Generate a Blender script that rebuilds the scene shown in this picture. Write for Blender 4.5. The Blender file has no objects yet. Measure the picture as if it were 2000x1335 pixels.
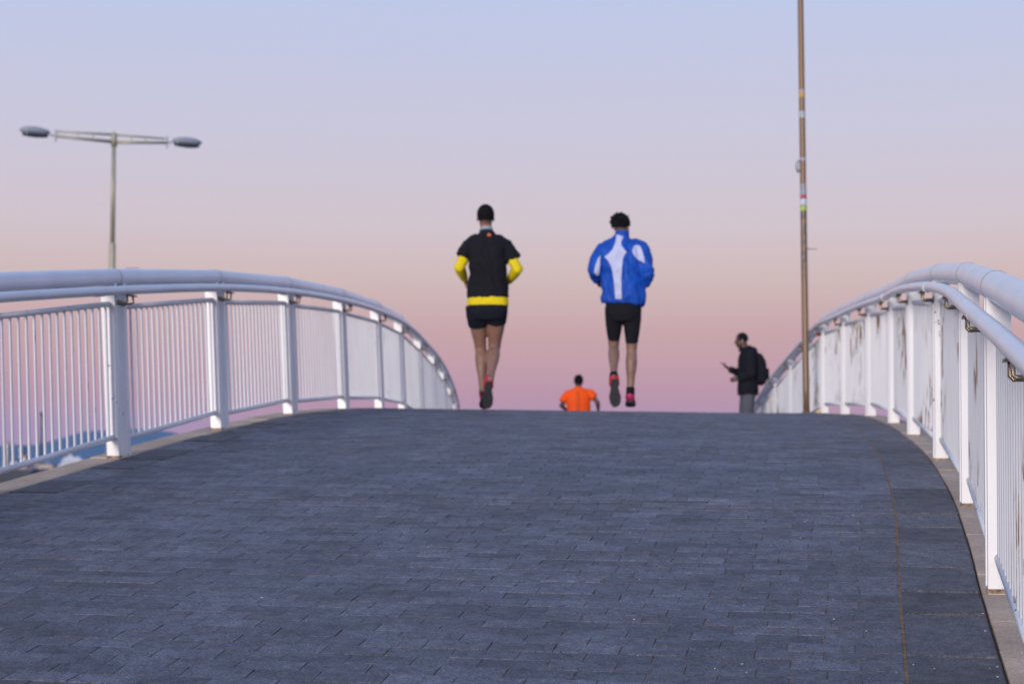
import bpy, bmesh, math, random
import numpy as np
from mathutils import Vector, Matrix, noise
from mathutils.bvhtree import BVHTree
random.seed(7)
SC = bpy.context.scene
COL = SC.collection
rad = math.radians
# ------------------------------------------------------------------ camera
CZ = 11.0                      # eye height above the harbour water
FPX = 3500.0
PITCH = math.atan(233 / FPX)
cam = bpy.data.cameras.new('camera')
cam.sensor_width = 36.0; cam.lens = 36.0 * FPX / 2000; cam.clip_start = .05; cam.clip_end = 60000
cam.dof.use_dof = True; cam.dof.focus_distance = 5.7; cam.dof.aperture_fstop = 4.6
co = bpy.data.objects.new('camera', cam); COL.objects.link(co)
co.location = (0, 0, CZ); co.rotation_euler = (math.pi / 2 + PITCH, 0, 0)
SC.camera = co
# ------------------------------------------------------------------ world: dusk sky, pink belt above the horizon
SUN_EL, SUN_AZ = rad(7), rad(200)      # afterglow behind the camera, a little to the left
world = bpy.data.worlds.new('World'); SC.world = world; world.use_nodes = True
wt = world.node_tree; wn = wt.nodes; wl = wt.links; wn.clear()
wout = wn.new('ShaderNodeOutputWorld'); wbg = wn.new('ShaderNodeBackground')
tc = wn.new('ShaderNodeTexCoord'); sep = wn.new('ShaderNodeSeparateXYZ')
wl.new(tc.outputs['Generated'], sep.inputs[0])
def lin(c):
    return tuple(((v / 255) / 12.92 if v / 255 <= .04045 else ((v / 255 + .055) / 1.055) ** 2.4) for v in c) + (1,)
ramp = wn.new('ShaderNodeValToRGB')
mr = wn.new('ShaderNodeMapRange'); mr.inputs['From Min'].default_value = -.05; mr.inputs['From Max'].default_value = .45
wl.new(sep.outputs['Z'], mr.inputs['Value']); wl.new(mr.outputs[0], ramp.inputs[0])
stops = [(-.05, (165, 142, 178)), (0.0, (214, 160, 184)), (.020, (216, 156, 172)), (.036, (207, 147, 158)), (.071, (206, 159, 158)), (.10, (212, 181, 176)),
         (.128, (212, 192, 197)), (.18, (203, 196, 214)), (.25, (190, 197, 226)), (.45, (150, 172, 218))]
cr = ramp.color_ramp
cr.elements[0].position = 0; cr.elements[0].color = lin(stops[0][1])
cr.elements[1].position = 1; cr.elements[1].color = lin(stops[-1][1])
for z, c in stops[1:-1]:
    e = cr.elements.new((z + .05) / .5); e.color = lin(c)
cr.interpolation = 'LINEAR'
sky = wn.new('ShaderNodeTexSky'); sky.sky_type = 'NISHITA'; sky.sun_disc = False
sky.sun_elevation = SUN_EL; sky.sun_rotation = SUN_AZ
sk = wn.new('ShaderNodeMixRGB'); sk.blend_type = 'ADD'; sk.inputs[0].default_value = .015
wl.new(ramp.outputs[0], sk.inputs[1]); wl.new(sky.outputs[0], sk.inputs[2])
wl.new(sk.outputs[0], wbg.inputs[0]); wbg.inputs[1].default_value = 1.0
wl.new(wbg.outputs[0], wout.inputs[0])
sun = bpy.data.lights.new('sun', 'SUN'); sun.energy = 2.5; sun.angle = rad(14); sun.color = (1.0, .89, .80)
so = bpy.data.objects.new('sun', sun); COL.objects.link(so)
# direction towards the sun: azimuth measured from +Y clockwise
sd = Vector((math.sin(SUN_AZ) * math.cos(SUN_EL), math.cos(SUN_AZ) * math.cos(SUN_EL), math.sin(SUN_EL)))
so.rotation_euler = sd.to_track_quat('Z', 'Y').to_euler(); so.location = sd * 40 + Vector((0, 0, CZ))
SC.view_settings.view_transform = 'Standard'; SC.view_settings.look = 'None'
SC.view_settings.exposure = 0.0; SC.view_settings.gamma = 1.0; SC.view_settings.use_curve_mapping = False
SC.cycles.volume_step_rate = 20; SC.cycles.volume_bounces = 0; SC.cycles.max_bounces = 6

# ------------------------------------------------------------------ helpers
cp, sp_ = math.cos(PITCH), math.sin(PITCH)
def at(x, y, Y):
    """world point seen at photo pixel (2000 wide) at distance Y ahead"""
    a = (x - 1000) / FPX; b = -(y - 667.5) / FPX
    d = Vector((a, cp - b * sp_, sp_ + b * cp))
    d *= Y / d.y
    return Vector((d.x, d.y, d.z + CZ))
def proj(p):
    z = p.z - CZ; d = p.y * cp + z * sp_
    if d < .1: return None
    return 1000 + FPX * p.x / d, 667.5 - FPX * (-p.y * sp_ + z * cp) / d, d
def tag(o, label=None, cat=None, group=None, kind=None):
    if label: o['label'] = label
    if cat: o['category'] = cat
    if group: o['group'] = group
    if kind: o['kind'] = kind
    return o
def empty(name, loc, rz=0.0, **k):
    o = bpy.data.objects.new(name, None); COL.objects.link(o); o.location = loc; o.rotation_euler = (0, 0, rz)
    o.empty_display_size = .2
    return tag(o, **k)
def mobj(name, me, mat=None, parent=None, loc=None):
    o = bpy.data.objects.new(name, me); COL.objects.link(o)
    if mat and len(me.materials) == 0: me.materials.append(mat)
    if parent: o.parent = parent
    if loc is not None: o.location = loc
    return o
class G:
    """collects simple solids into one mesh"""
    def __init__(s): s.v = []; s.f = []
    def add(s, v, f):
        n = len(s.v); s.v += [tuple(q) for q in v]; s.f += [tuple(i + n for i in q) for q in f]
    def box(s, c, h, R=None):
        c = Vector(c); vs = []
        for k in (-1, 1):
            for j, i in ((-1, -1), (-1, 1), (1, 1), (1, -1)):
                q = Vector((i * h[0], j * h[1], k * h[2]))
                vs.append(c + (R @ q if R else q))
        s.add(vs, [(3, 2, 1, 0), (4, 5, 6, 7), (0, 1, 5, 4), (1, 2, 6, 5), (2, 3, 7, 6), (3, 0, 4, 7)])
    def loft(s, pts, rr, n=14, side=(1, 0, 0), cap=True, power=2.0):
        """rings round a path; rr = radius or (a,b): a along side, b across"""
        pts = [Vector(p) for p in pts]; side = Vector(side); vs = []; m = len(pts)
        for i, p in enumerate(pts):
            t = (pts[min(i + 1, m - 1)] - pts[max(i - 1, 0)])
            t = t.normalized() if t.length > 1e-9 else Vector((0, 0, 1))
            a = side - t * side.dot(t)
            if a.length < 1e-4: a = t.orthogonal()
            a.normalize(); b = t.cross(a)
            r = rr[i] if isinstance(rr, (list, tuple)) and not isinstance(rr, tuple) else rr
            ra, rb = r if isinstance(r, (tuple, list)) else (r, r)
            for k in range(n):
                w = 2 * math.pi * k / n; cw, sw = math.cos(w), math.sin(w)
                if power != 2.0:
                    cw = math.copysign(abs(cw) ** (2 / power), cw); sw = math.copysign(abs(sw) ** (2 / power), sw)
                vs.append(p + a * (ra * cw) + b * (rb * sw))
        fs = [(i * n + k, i * n + (k + 1) % n, (i + 1) * n + (k + 1) % n, (i + 1) * n + k) for i in range(m - 1) for k in range(n)]
        if cap:
            fs.append(tuple(range(n - 1, -1, -1))); fs.append(tuple((m - 1) * n + k for k in range(n)))
        s.add(vs, fs)
    def ball(s, c, r, R=None, nu=14, nv=9):
        c = Vector(c); r = r if isinstance(r, tuple) else (r, r, r); vs = []
        for j in range(1, nv):
            ph = math.pi * j / nv
            for i in range(nu):
                th = 2 * math.pi * i / nu
                q = Vector((r[0] * math.sin(ph) * math.cos(th), r[1] * math.sin(ph) * math.sin(th), r[2] * math.cos(ph)))
                vs.append(c + (R @ q if R else q))
        top = len(vs); q = Vector((0, 0, r[2])); vs.append(c + (R @ q if R else q)); vs.append(c - (R @ q if R else q))
        fs = []
        for j in range(nv - 2):
            for i in range(nu):
                a, b = j * nu + i, j * nu + (i + 1) % nu
                fs.append((a, a + nu, b + nu, b))
        for i in range(nu):
            fs.append((i, (i + 1) % nu, top)); fs.append(((nv - 2) * nu + (i + 1) % nu, (nv - 2) * nu + i, top + 1))
        s.add(vs, fs)
    def mesh(s, name, smooth=False):
        me = bpy.data.meshes.new(name); me.from_pydata(s.v, [], s.f); me.update()
        if smooth: me.polygons.foreach_set('use_smooth', [True] * len(me.polygons))
        return me
    def obj(s, name, mat, parent=None, smooth=False, loc=None):
        return mobj(name, s.mesh(name, smooth), mat, parent, loc)
    def fuse(s, name, mat, parent=None, vox=.008, it=3, wrinkle=0.0, wscale=9.0, seed=0, loc=None):
        """union of the overlapping closed solids as one smooth continuous surface"""
        me = s.mesh(name + '_raw'); o = bpy.data.objects.new(name + '_raw', me); COL.objects.link(o)
        md = o.modifiers.new('r', 'REMESH'); md.mode = 'VOXEL'; md.voxel_size = vox
        if it:
            m2 = o.modifiers.new('s', 'SMOOTH'); m2.factor = .6; m2.iterations = it
        dg = bpy.context.evaluated_depsgraph_get(); dg.update()
        res = bpy.data.meshes.new_from_object(o.evaluated_get(dg)); res.name = name
        bpy.data.objects.remove(o)
        if wrinkle:
            n = len(res.vertices)
            cs = np.empty(n * 3, 'f'); ns = np.empty(n * 3, 'f'); res.vertices.foreach_get('co', cs); res.vertices.foreach_get('normal', ns)
            cs = cs.reshape(-1, 3); ns = ns.reshape(-1, 3); am = np.empty(n, 'f')
            for i, p in enumerate(cs.tolist()):
                q = Vector((p[0] * wscale + seed, p[1] * wscale, p[2] * wscale * .75 + p[0] * wscale * .5))
                am[i] = 1 - abs(noise.noise(q) + .5 * noise.noise(q * 2.3)) * 2.2
            res.vertices.foreach_set('co', (cs + ns * (am * wrinkle)[:, None]).ravel()); res.update()
        res.polygons.foreach_set('use_smooth', [True] * len(res.polygons))
        return mobj(name, res, mat, parent, loc)
def cyl_between(g, a, b, r, n=10): g.loft([a, b], [r, r], n=n)

# ------------------------------------------------------------------ materials
def M(name, col, rough=.6, metal=0.0, spec=.5, noise_amt=0.0, nscale=20.0, bump=0.0, bscale=200.0, coat=0.0, emit=None, sheen=0.0):
    m = bpy.data.materials.new(name); m.use_nodes = True; nt = m.node_tree; b = nt.nodes['Principled BSDF']
    b.inputs['Base Color'].default_value = (*col, 1); b.inputs['Roughness'].default_value = rough
    b.inputs['Metallic'].default_value = metal; b.inputs['Specular IOR Level'].default_value = spec
    b.inputs['Coat Weight'].default_value = coat; b.inputs['Sheen Weight'].default_value = sheen
    geo = nt.nodes.new('ShaderNodeNewGeometry')
    if noise_amt:
        n = nt.nodes.new('ShaderNodeTexNoise'); n.inputs['Scale'].default_value = nscale; n.inputs['Detail'].default_value = 5
        nt.links.new(geo.outputs['Position'], n.inputs['Vector'])
        mp = nt.nodes.new('ShaderNodeMapRange'); mp.inputs['From Min'].default_value = .3; mp.inputs['From Max'].default_value = .7
        mp.inputs['To Min'].default_value = 1 - noise_amt; mp.inputs['To Max'].default_value = 1 + noise_amt
        nt.links.new(n.outputs[0], mp.inputs[0])
        mx = nt.nodes.new('ShaderNodeVectorMath'); mx.operation = 'SCALE'; mx.inputs[0].default_value = col
        nt.links.new(mp.outputs[0], mx.inputs['Scale']); nt.links.new(mx.outputs[0], b.inputs['Base Color'])
    if bump:
        n = nt.nodes.new('ShaderNodeTexNoise'); n.inputs['Scale'].default_value = bscale; n.inputs['Detail'].default_value = 4
        nt.links.new(geo.outputs['Position'], n.inputs['Vector'])
        bp = nt.nodes.new('ShaderNodeBump'); bp.inputs['Strength'].default_value = bump; bp.inputs['Distance'].default_value = .004
        nt.links.new(n.outputs[0], bp.inputs['Height']); nt.links.new(bp.outputs[0], b.inputs['Normal'])
    if emit:
        b.inputs['Emission Color'].default_value = (*emit[:3], 1); b.inputs['Emission Strength'].default_value = emit[3]
    return m
def painted(name, col, rust=.5, rough=.35, streak=True, lo=.62, area=.52):
    """white paint with patches where it has peeled and rusted"""
    m = M(name, col, rough); nt = m.node_tree; L = nt.links; b = nt.nodes['Principled BSDF']
    geo = [n for n in nt.nodes if n.type == 'NEW_GEOMETRY'][0]
    def tex(scale, mul, det=4):
        v = nt.nodes.new('ShaderNodeVectorMath'); v.operation = 'MULTIPLY'; v.inputs[1].default_value = mul
        L.new(geo.outputs['Position'], v.inputs[0])
        n = nt.nodes.new('ShaderNodeTexNoise'); n.inputs['Scale'].default_value = scale; n.inputs['Detail'].default_value = det
        L.new(v.outputs[0], n.inputs['Vector']); return n
    def rng(n, a, c, lo_=0.0, hi_=1.0):
        q = nt.nodes.new('ShaderNodeMapRange'); q.inputs['From Min'].default_value = a; q.inputs['From Max'].default_value = c
        q.inputs['To Min'].default_value = lo_; q.inputs['To Max'].default_value = hi_
        L.new(n.outputs[0], q.inputs[0]); return q
    s = rng(tex(1.0, (80, 80, 5) if streak else (30, 30, 30), 6), lo, lo + .03)
    a = rng(tex(1.0, (1.3, .62, .9), 2), area, area + .06)
    mu = nt.nodes.new('ShaderNodeMath'); mu.operation = 'MULTIPLY'; L.new(s.outputs[0], mu.inputs[0]); L.new(a.outputs[0], mu.inputs[1])
    mu2 = nt.nodes.new('ShaderNodeMath'); mu2.operation = 'MULTIPLY'; L.new(mu.outputs[0], mu2.inputs[0]); mu2.inputs[1].default_value = rust
    dirt = rng(tex(1.0, (3, 3, 1.2), 6), .35, .75, 1.0, .88)
    base = nt.nodes.new('ShaderNodeVectorMath'); base.operation = 'SCALE'; base.inputs[0].default_value = col
    L.new(dirt.outputs[0], base.inputs['Scale'])
    mix = nt.nodes.new('ShaderNodeMixRGB'); L.new(mu2.outputs[0], mix.inputs[0]); L.new(base.outputs[0], mix.inputs[1])
    mix.inputs[2].default_value = (.19, .115, .06, 1)
    L.new(mix.outputs[0], b.inputs['Base Color'])
    rr = nt.nodes.new('ShaderNodeMapRange'); rr.inputs['To Min'].default_value = rough; rr.inputs['To Max'].default_value = .85
    L.new(mu2.outputs[0], rr.inputs[0]); L.new(rr.outputs[0], b.inputs['Roughness'])
    return m
def stone(name, col, var=.25, rough=.62, attr=False, fleck=.5, warm=None, grain=1.0):
    """paver: every piece its own tone, fine grain, mica flecks, dirt blotches"""
    m = M(name, col, rough); nt = m.node_tree; L = nt.links; b = nt.nodes['Principled BSDF']
    geo = [n for n in nt.nodes if n.type == 'NEW_GEOMETRY'][0]
    def N(t, **k):
        n = nt.nodes.new(t)
        for a, v in k.items(): setattr(n, a, v)
        return n
    def tex(scale, det=5, t='ShaderNodeTexNoise'):
        n = N(t); n.inputs['Scale'].default_value = scale
        if t == 'ShaderNodeTexNoise': n.inputs['Detail'].default_value = det
        L.new(geo.outputs['Position'], n.inputs['Vector']); return n
    def rng(sock, a, c, lo, hi):
        q = N('ShaderNodeMapRange'); q.inputs['From Min'].default_value = a; q.inputs['From Max'].default_value = c
        q.inputs['To Min'].default_value = lo; q.inputs['To Max'].default_value = hi; L.new(sock, q.inputs[0]); return q.outputs[0]
    if attr:
        at_ = N('ShaderNodeAttribute', attribute_name='tone'); rnd = at_.outputs['Fac']
    else:
        oi = N('ShaderNodeObjectInfo'); rnd = oi.outputs['Random']
    f1 = rng(rnd, 0, 1, 1 - var, 1 + var * 1.25)
    f2 = rng(tex(120, 6).outputs[0], .3, .7, 1 - .6 * grain, 1 + .6 * grain)
    f3 = rng(tex(3.1, 8).outputs[0], .3, .72, 1.2, .74)
    f4 = rng(tex(30, 8).outputs[0], .3, .7, 1 - .3 * grain, 1 + .3 * grain)
    def mul(a, c):
        q = N('ShaderNodeMath', operation='MULTIPLY'); L.new(a, q.inputs[0]); L.new(c, q.inputs[1]); return q.outputs[0]
    f = mul(mul(f1, f2), mul(f3, f4))
    sc = N('ShaderNodeVectorMath', operation='SCALE'); sc.inputs[0].default_value = col; L.new(f, sc.inputs['Scale'])
    fl = rng(tex(330, 3).outputs[0], .64, .70, 0, fleck)
    mx = N('ShaderNodeMixRGB'); L.new(fl, mx.inputs[0]); L.new(sc.outputs[0], mx.inputs[1]); mx.inputs[2].default_value = (.5, .52, .6, 1)
    out = mx.outputs[0]
    if warm:
        wz = rng(tex(1.7, 6).outputs[0], .5, .68, 0, .6)
        m3 = N('ShaderNodeMixRGB'); L.new(wz, m3.inputs[0]); L.new(out, m3.inputs[1]); m3.inputs[2].default_value = (*warm, 1); out = m3.outputs[0]
    st = rng(tex(9, 3).outputs[0], .70, .73, 0, .55)
    m4 = N('ShaderNodeMixRGB'); L.new(st, m4.inputs[0]); L.new(out, m4.inputs[1]); m4.inputs[2].default_value = (.03, .032, .04, 1); out = m4.outputs[0]
    L.new(out, b.inputs['Base Color'])
    bp = N('ShaderNodeBump'); bp.inputs['Strength'].default_value = .8; bp.inputs['Distance'].default_value = .003
    L.new(tex(180, 4).outputs[0], bp.inputs['Height']); L.new(bp.outputs[0], b.inputs['Normal'])
    L.new(rng(tex(12, 4).outputs[0], .3, .7, rough - .12, rough + .12), b.inputs['Roughness'])
    return m
WHITE = (.80, .81, .83)
m_paintL = painted('white_paint_shaded', (.71, .73, .77), .75, .3, lo=.66, area=.55)  # old paint, greyed further to paint in the bars' shade on each other
m_paintR = painted('white_paint_peeling_shaded', (.67, .69, .73), 1.0, .3, lo=.52, area=.51)  # base greyed too for shade between the bars; the rust is peeled paint
m_post = painted('post_paint', WHITE, .9, .35, streak=False, lo=.66, area=.5)
m_tube = painted('tube_paint', (.74, .76, .81), .35, .22, streak=False, lo=.70, area=.56)
m_foot = M('rusty_foot', (.28, .20, .14), .8, noise_amt=.6, nscale=60)
m_weld = M('weld_seam', (.36, .34, .30), .6)
m_steel = M('bracket_steel', (.30, .25, .19), .38, .75, noise_amt=.3, nscale=60)
m_brick = stone('paver_stone', (.086, .089, .114), .27)
m_brickf = stone('paver_stone_far', (.086, .089, .114), .27, attr=True)
m_slab = stone('slab_stone', (.078, .078, .094), .42)
m_edge = stone('edge_concrete', (.52, .39, .285), .12, .8, fleck=.1, warm=(.36, .29, .24), grain=.3)
m_mortar = M('mortar', (.21, .12, .075), .95, noise_amt=.45, nscale=30, bump=.5, bscale=120)
m_gap = M('joint_dirt', (.05, .034, .026), .95, noise_amt=.4, nscale=40)
m_conc = M('bridge_concrete', (.33, .31, .29), .85, noise_amt=.2, nscale=2.5, bump=.3, bscale=40)

# ------------------------------------------------------------------ the walkway surface
Q = [-0.61311, 4.70448, 1.94059, -0.09477, -0.16395, 0.37472, 27.12291, 6.7623, 0.84818, 1.46598, -1.63281, -1.68771, 0.16161, 0.0, -0.03172, -0.37175]
W, S, UR = Q[1], Q[2], Q[3]
U0, U1, DU = -24.0, 48.0, .05
us = np.arange(U0, U1 + DU, DU)
th = Q[4] + Q[5] * np.exp(-np.clip(us, .3, 32) / Q[6])
i0 = int(round(-U0 / DU))
Xc = np.concatenate([[0], np.cumsum(np.sin(th[:-1])) * DU]); Yc = np.concatenate([[0], np.cumsum(np.cos(th[:-1])) * DU])
Xc += Q[0] - Xc[i0]; Yc += Q[7] - Yc[i0]
def zfun(u):
    p = Q[8:13]
    def v(x): return np.polyval(p, x / 20 - 1)
    def d(x): return (v(x + .01) - v(x - .01)) / .02
    a, b = -2.0, 27.0
    return np.where(u < a, v(a) + d(a) * (u - a), np.where(u > b, v(b) + d(b) * (u - b), v(np.clip(u, a, b))))
Zc = zfun(us)
def fitpt(u, w):
    x = np.interp(u, us, Xc); y = np.interp(u, us, Yc); t = np.interp(u, us, th); z = np.interp(u, us, Zc)
    return Vector((x + w * math.cos(t), y - w * math.sin(t), z + Q[14] * w / 2.4 + CZ))
H = 1.1
postR = [(1948, 1147, 612), (1892, 982, 467), (1837, 895, 381), (1784, 849, 322), (1745, 826, 277), (1700, 812, 247), (1650, 809, 219), (1610, 807, 193)]
postL = [(233, 890, 368), (430, 836, 311), (568, 808, 268), (672, 798, 235), (742, 797, 208)]
topL = [(788, 612), (824.5, 650), (850, 681), (868, 713), (881, 745)]
resR, resL = [], []          # small corrections of the fitted edge at every measured post
def meas(x, y, h, u, w):
    f = fitpt(u, w); Y = .5 * f.y + .5 * FPX * H / h; Y = f.y + max(-.25, min(.25, Y - f.y))
    p = at(x, y, Y); return p - f
for k, (x, y, h) in enumerate(postR):
    u = UR + k * S; resR.append((u, meas(x, y, h, u, W / 2)))
for k, (x, y, h) in enumerate(postL):
    u = UR + (k + 2) * S + Q[15]; resL.append((u, meas(x, y, h, u, -W / 2)))
for k, (x, y) in enumerate(topL):
    u = UR + (k + 7) * S + Q[15]; f = fitpt(u, -W / 2); p = at(x, y, f.y); p.z -= H; d = p - f
    resL.append((u, d * .7))
for r in (resR, resL):
    r.insert(0, (r[0][0] - 3, r[0][1] + Vector((.03 if r is resR else 0, 0, 0))))
resL.append((resL[-1][0] + 5, resL[-1][1] * 0)); resR += [(19.0, Vector((.05, 0, .0))), (25.0, Vector((.28, 0, -.08)))]
def res_at(r, u):
    xs = [q[0] for q in r]
    return Vector([float(np.interp(u, xs, [q[1][i] for q in r])) for i in range(3)])
_c = {}
def surf(u, w):
    key = round(u, 4)
    if key not in _c: _c[key] = (res_at(resL, u), res_at(resR, u))
    a, b = _c[key]; t = (w + W / 2) / W; t = max(-.1, min(1.1, t))
    return fitpt(u, w) + a * (1 - t) + b * t
def frame(u, w):
    p = surf(u, w); tx = (surf(u, w + .1) - surf(u, w - .1)).normalized(); ty = (surf(u + .1, w) - surf(u - .1, w))
    n = tx.cross(ty).normalized(); ty = n.cross(tx)
    return p, Matrix((tx, ty, n)).transposed()
WE = W / 2 + .15           # outer edge of the beige edging
WS0, WS1 = W / 2 - .338, W / 2 - .058   # dark slabs between pavers and edging
def strip(w0, w1, u0, u1, dz, du=.25):
    g = G(); n = int((u1 - u0) / du); ws = [w0, w1]
    for i in range(n + 1):
        u = u0 + (u1 - u0) * i / n
        for w in ws: q = surf(u, w); g.v.append((q.x, q.y, q.z + dz))
    g.f = [(2 * i, 2 * i + 1, 2 * i + 3, 2 * i + 2) for i in range(n)]
    return g
def deck_body():
    g = G(); n = 140; prof = [(-WE + .004, -.034), (WE - .004, -.034), (WE - .004, -.42), (WE - .6, -.75), (-WE + .6, -.75), (-WE + .004, -.42)]
    k = len(prof)
    for i in range(n + 1):
        u = U0 + .1 + (U1 - U0 - .2) * i / n
        for w, dz in prof:
            q = surf(u, max(-WE, min(WE, w))); g.v.append((q.x, q.y, q.z + dz))
    for i in range(n):
        for j in range(k):
            a, b = i * k + j, i * k + (j + 1) % k; g.f.append((a, b, b + k, a + k))
    g.f.append(tuple(range(k))); g.f.append(tuple(n * k + j for j in range(k - 1, -1, -1)))
    return g
deck = deck_body().obj('bridge_deck', m_conc); tag(deck, kind='structure')
UA, UB = -8.0, 27.0
g = strip(-WS0 - .01, WS0 + .01, UA, UB, -.0029)
mort = g.obj('mortar_bed', m_mortar, deck)
gg = strip(WS0 + .012, WE, UA, UB, -.016); g2 = strip(-WE, -WS0 - .012, UA, UB, -.016); gg.add(g2.v, g2.f)
gg.obj('joint_bed', m_gap, deck)

def chip_box(hx, hy, hz, ch, seed):
    """paver with worn edges: bevelled top, slightly irregular outline"""
    r = random.Random(seed); v = []
    j = lambda a: r.uniform(-a, a)
    for (zz, ins, jit) in ((-hz, 0, 0), (hz - ch, 0, .0012), (hz, ch, .0012)):
        for sx, sy in ((-1, -1), (1, -1), (1, 1), (-1, 1)):
            v.append((sx * (hx - ins) + j(jit), sy * (hy - ins) + j(jit), zz + (j(.0007) if zz == hz else 0)))
    f = [(8, 9, 10, 11)]
    for a in (0, 4):
        for k in range(4): f.append((a + k, a + (k + 1) % 4, a + 4 + (k + 1) % 4, a + 4 + k))
    return v, f
PL, PW, JT = .2, .1, .0026       # paver length, width, joint
ROW = PW + .0045
brick_meshes = []
for i in range(10):
    v, f = chip_box(PL / 2 - JT / 2, PW / 2 - .0012, .012, .0015, i); gq = G(); gq.v = v; gq.f = f
    me = gq.mesh('brick'); me.materials.append(m_brick); brick_meshes.append(me)
rb = random.Random(3)
rowt = {}; cand = []; rows = int((UB - UA) / ROW)
for i in range(rows):
    u = UA + (i + .5) * ROW
    wob = rb.uniform(-.018, .018); rowt[round(u, 4)] = (rb.gauss(0, .010), rb.gauss(0, .0004))
    w = -WS0 + (0 if i % 2 else -PL / 2) + wob
    cuts = [-WS0]
    while w < WS0:
        if w > -WS0 + .045 and w < WS0 - .045: cuts.append(w)
        w += PL
    cuts.append(WS0)
    cand += [(u, a, b) for a, b in zip(cuts[:-1], cuts[1:])]
cand2 = []
for (u, a, b) in cand:
    p = surf(u, (a + b) / 2); s = proj(p)
    vis = s is not None and -30 < s[0] < 2030 and s[1] < 1365
    cand2.append((s[2] if vis else 1e6, u, a, b))
order = sorted(range(len(cand2)), key=lambda i: cand2[i][0]); near = set(order[:298])
far = G(); tones = []
for i, (d, u, a, b) in enumerate(cand2):
    full = abs((b - a) - PL) < 1e-6
    rt = rowt[round(u, 4)]; dz = -.012 + max(-.0010, min(.0015, rt[1] + rb.gauss(0, .0004))); tilt = (rt[0] + rb.gauss(0, .005), rb.gauss(0, .003), rb.gauss(0, .004))
    p, R = frame(u, (a + b) / 2); n = R.col[2]
    R2 = R @ Matrix.Rotation(tilt[2], 3, 'Z') @ Matrix.Rotation(tilt[0], 3, 'X') @ Matrix.Rotation(tilt[1], 3, 'Y')
    p = p + n * dz
    if i in near:
        o = bpy.data.objects.new('brick', brick_meshes[rb.randrange(10)]); COL.objects.link(o); o.parent = deck
        if not full: R2 = R2 @ Matrix.Diagonal(((b - a) / PL, 1, 1))
        o.matrix_world = Matrix.Translation(p) @ R2.to_4x4()
    else:
        v, f = chip_box((b - a) / 2 - JT / 2, PW / 2 - .0014, .012, .0018, i)
        far.add([p + R2 @ Vector(q) for q in v], f); tones += [rb.random()] * len(f)
me = far.mesh('bricks'); ta = me.attributes.new('tone', 'FLOAT', 'FACE'); ta.data.foreach_set('value', tones)
tag(mobj('brick_paving', me, m_brickf, deck), kind='stuff')
# slabs and edging: every stone its own object
def stones(name, mat, w0, w1, lens, top, gap, seed, u_a, u_b):
    r = random.Random(seed); u = u_a
    while u < u_b:
        l = r.choice(lens) * r.uniform(.93, 1.07); n = max(2, int(l / .25) + 1); g = G()
        dz = r.gauss(0, .0022) + top; ua, ub = u + gap / 2, u + l - gap / 2; c = surf((ua + ub) / 2, (w0 + w1) / 2)
        ww = [w0 + gap * .2 + r.uniform(0, .002), w1 - gap * .2 - r.uniform(0, .002)]
        ch = .007 if mat is m_slab else .003
        for i in range(n + 1):
            uu = ua + (ub - ua) * i / n
            ins = ch if i in (0, n) else 0
            uc = min(max(uu, ua + ch), ub - ch) if ins else uu
            for (w, zz, su) in ((ww[0], -.03, uu), (ww[0], -ch, uu), (ww[0] + ch, 0, uc), (ww[1] - ch, 0, uc), (ww[1], -ch, uu), (ww[1], -.03, uu)):
                q = surf(su, w); g.v.append((q.x - c.x, q.y - c.y, q.z + dz + zz - c.z))
        for i in range(n):
            for j in range(5): a = i * 6 + j; g.f.append((a, a + 1, a + 7, a + 6)[::-1])
        g.f.append((0, 1, 2, 3, 4, 5)); g.f.append(tuple(n * 6 + j for j in (5, 4, 3, 2, 1, 0)))
        g.obj(name, mat, deck, loc=c)
        u += l
stones('paving_slab', m_slab, WS0, WS1, [.36, .42, .55], 0.0, .022, 11, UA, 23)
stones('paving_slab', m_slab, -WS1, -WS0, [.36, .42, .55], 0.0, .022, 12, UA, 23)
stones('edge_stone', m_edge, WS1, WE, [.5, .8, 1.0], -.002, .008, 13, UA, UB)
stones('edge_stone', m_edge, -WE, -WS1, [1.4, 1.9, 1.6], -.002, .006, 14, UA, UB)

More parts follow.
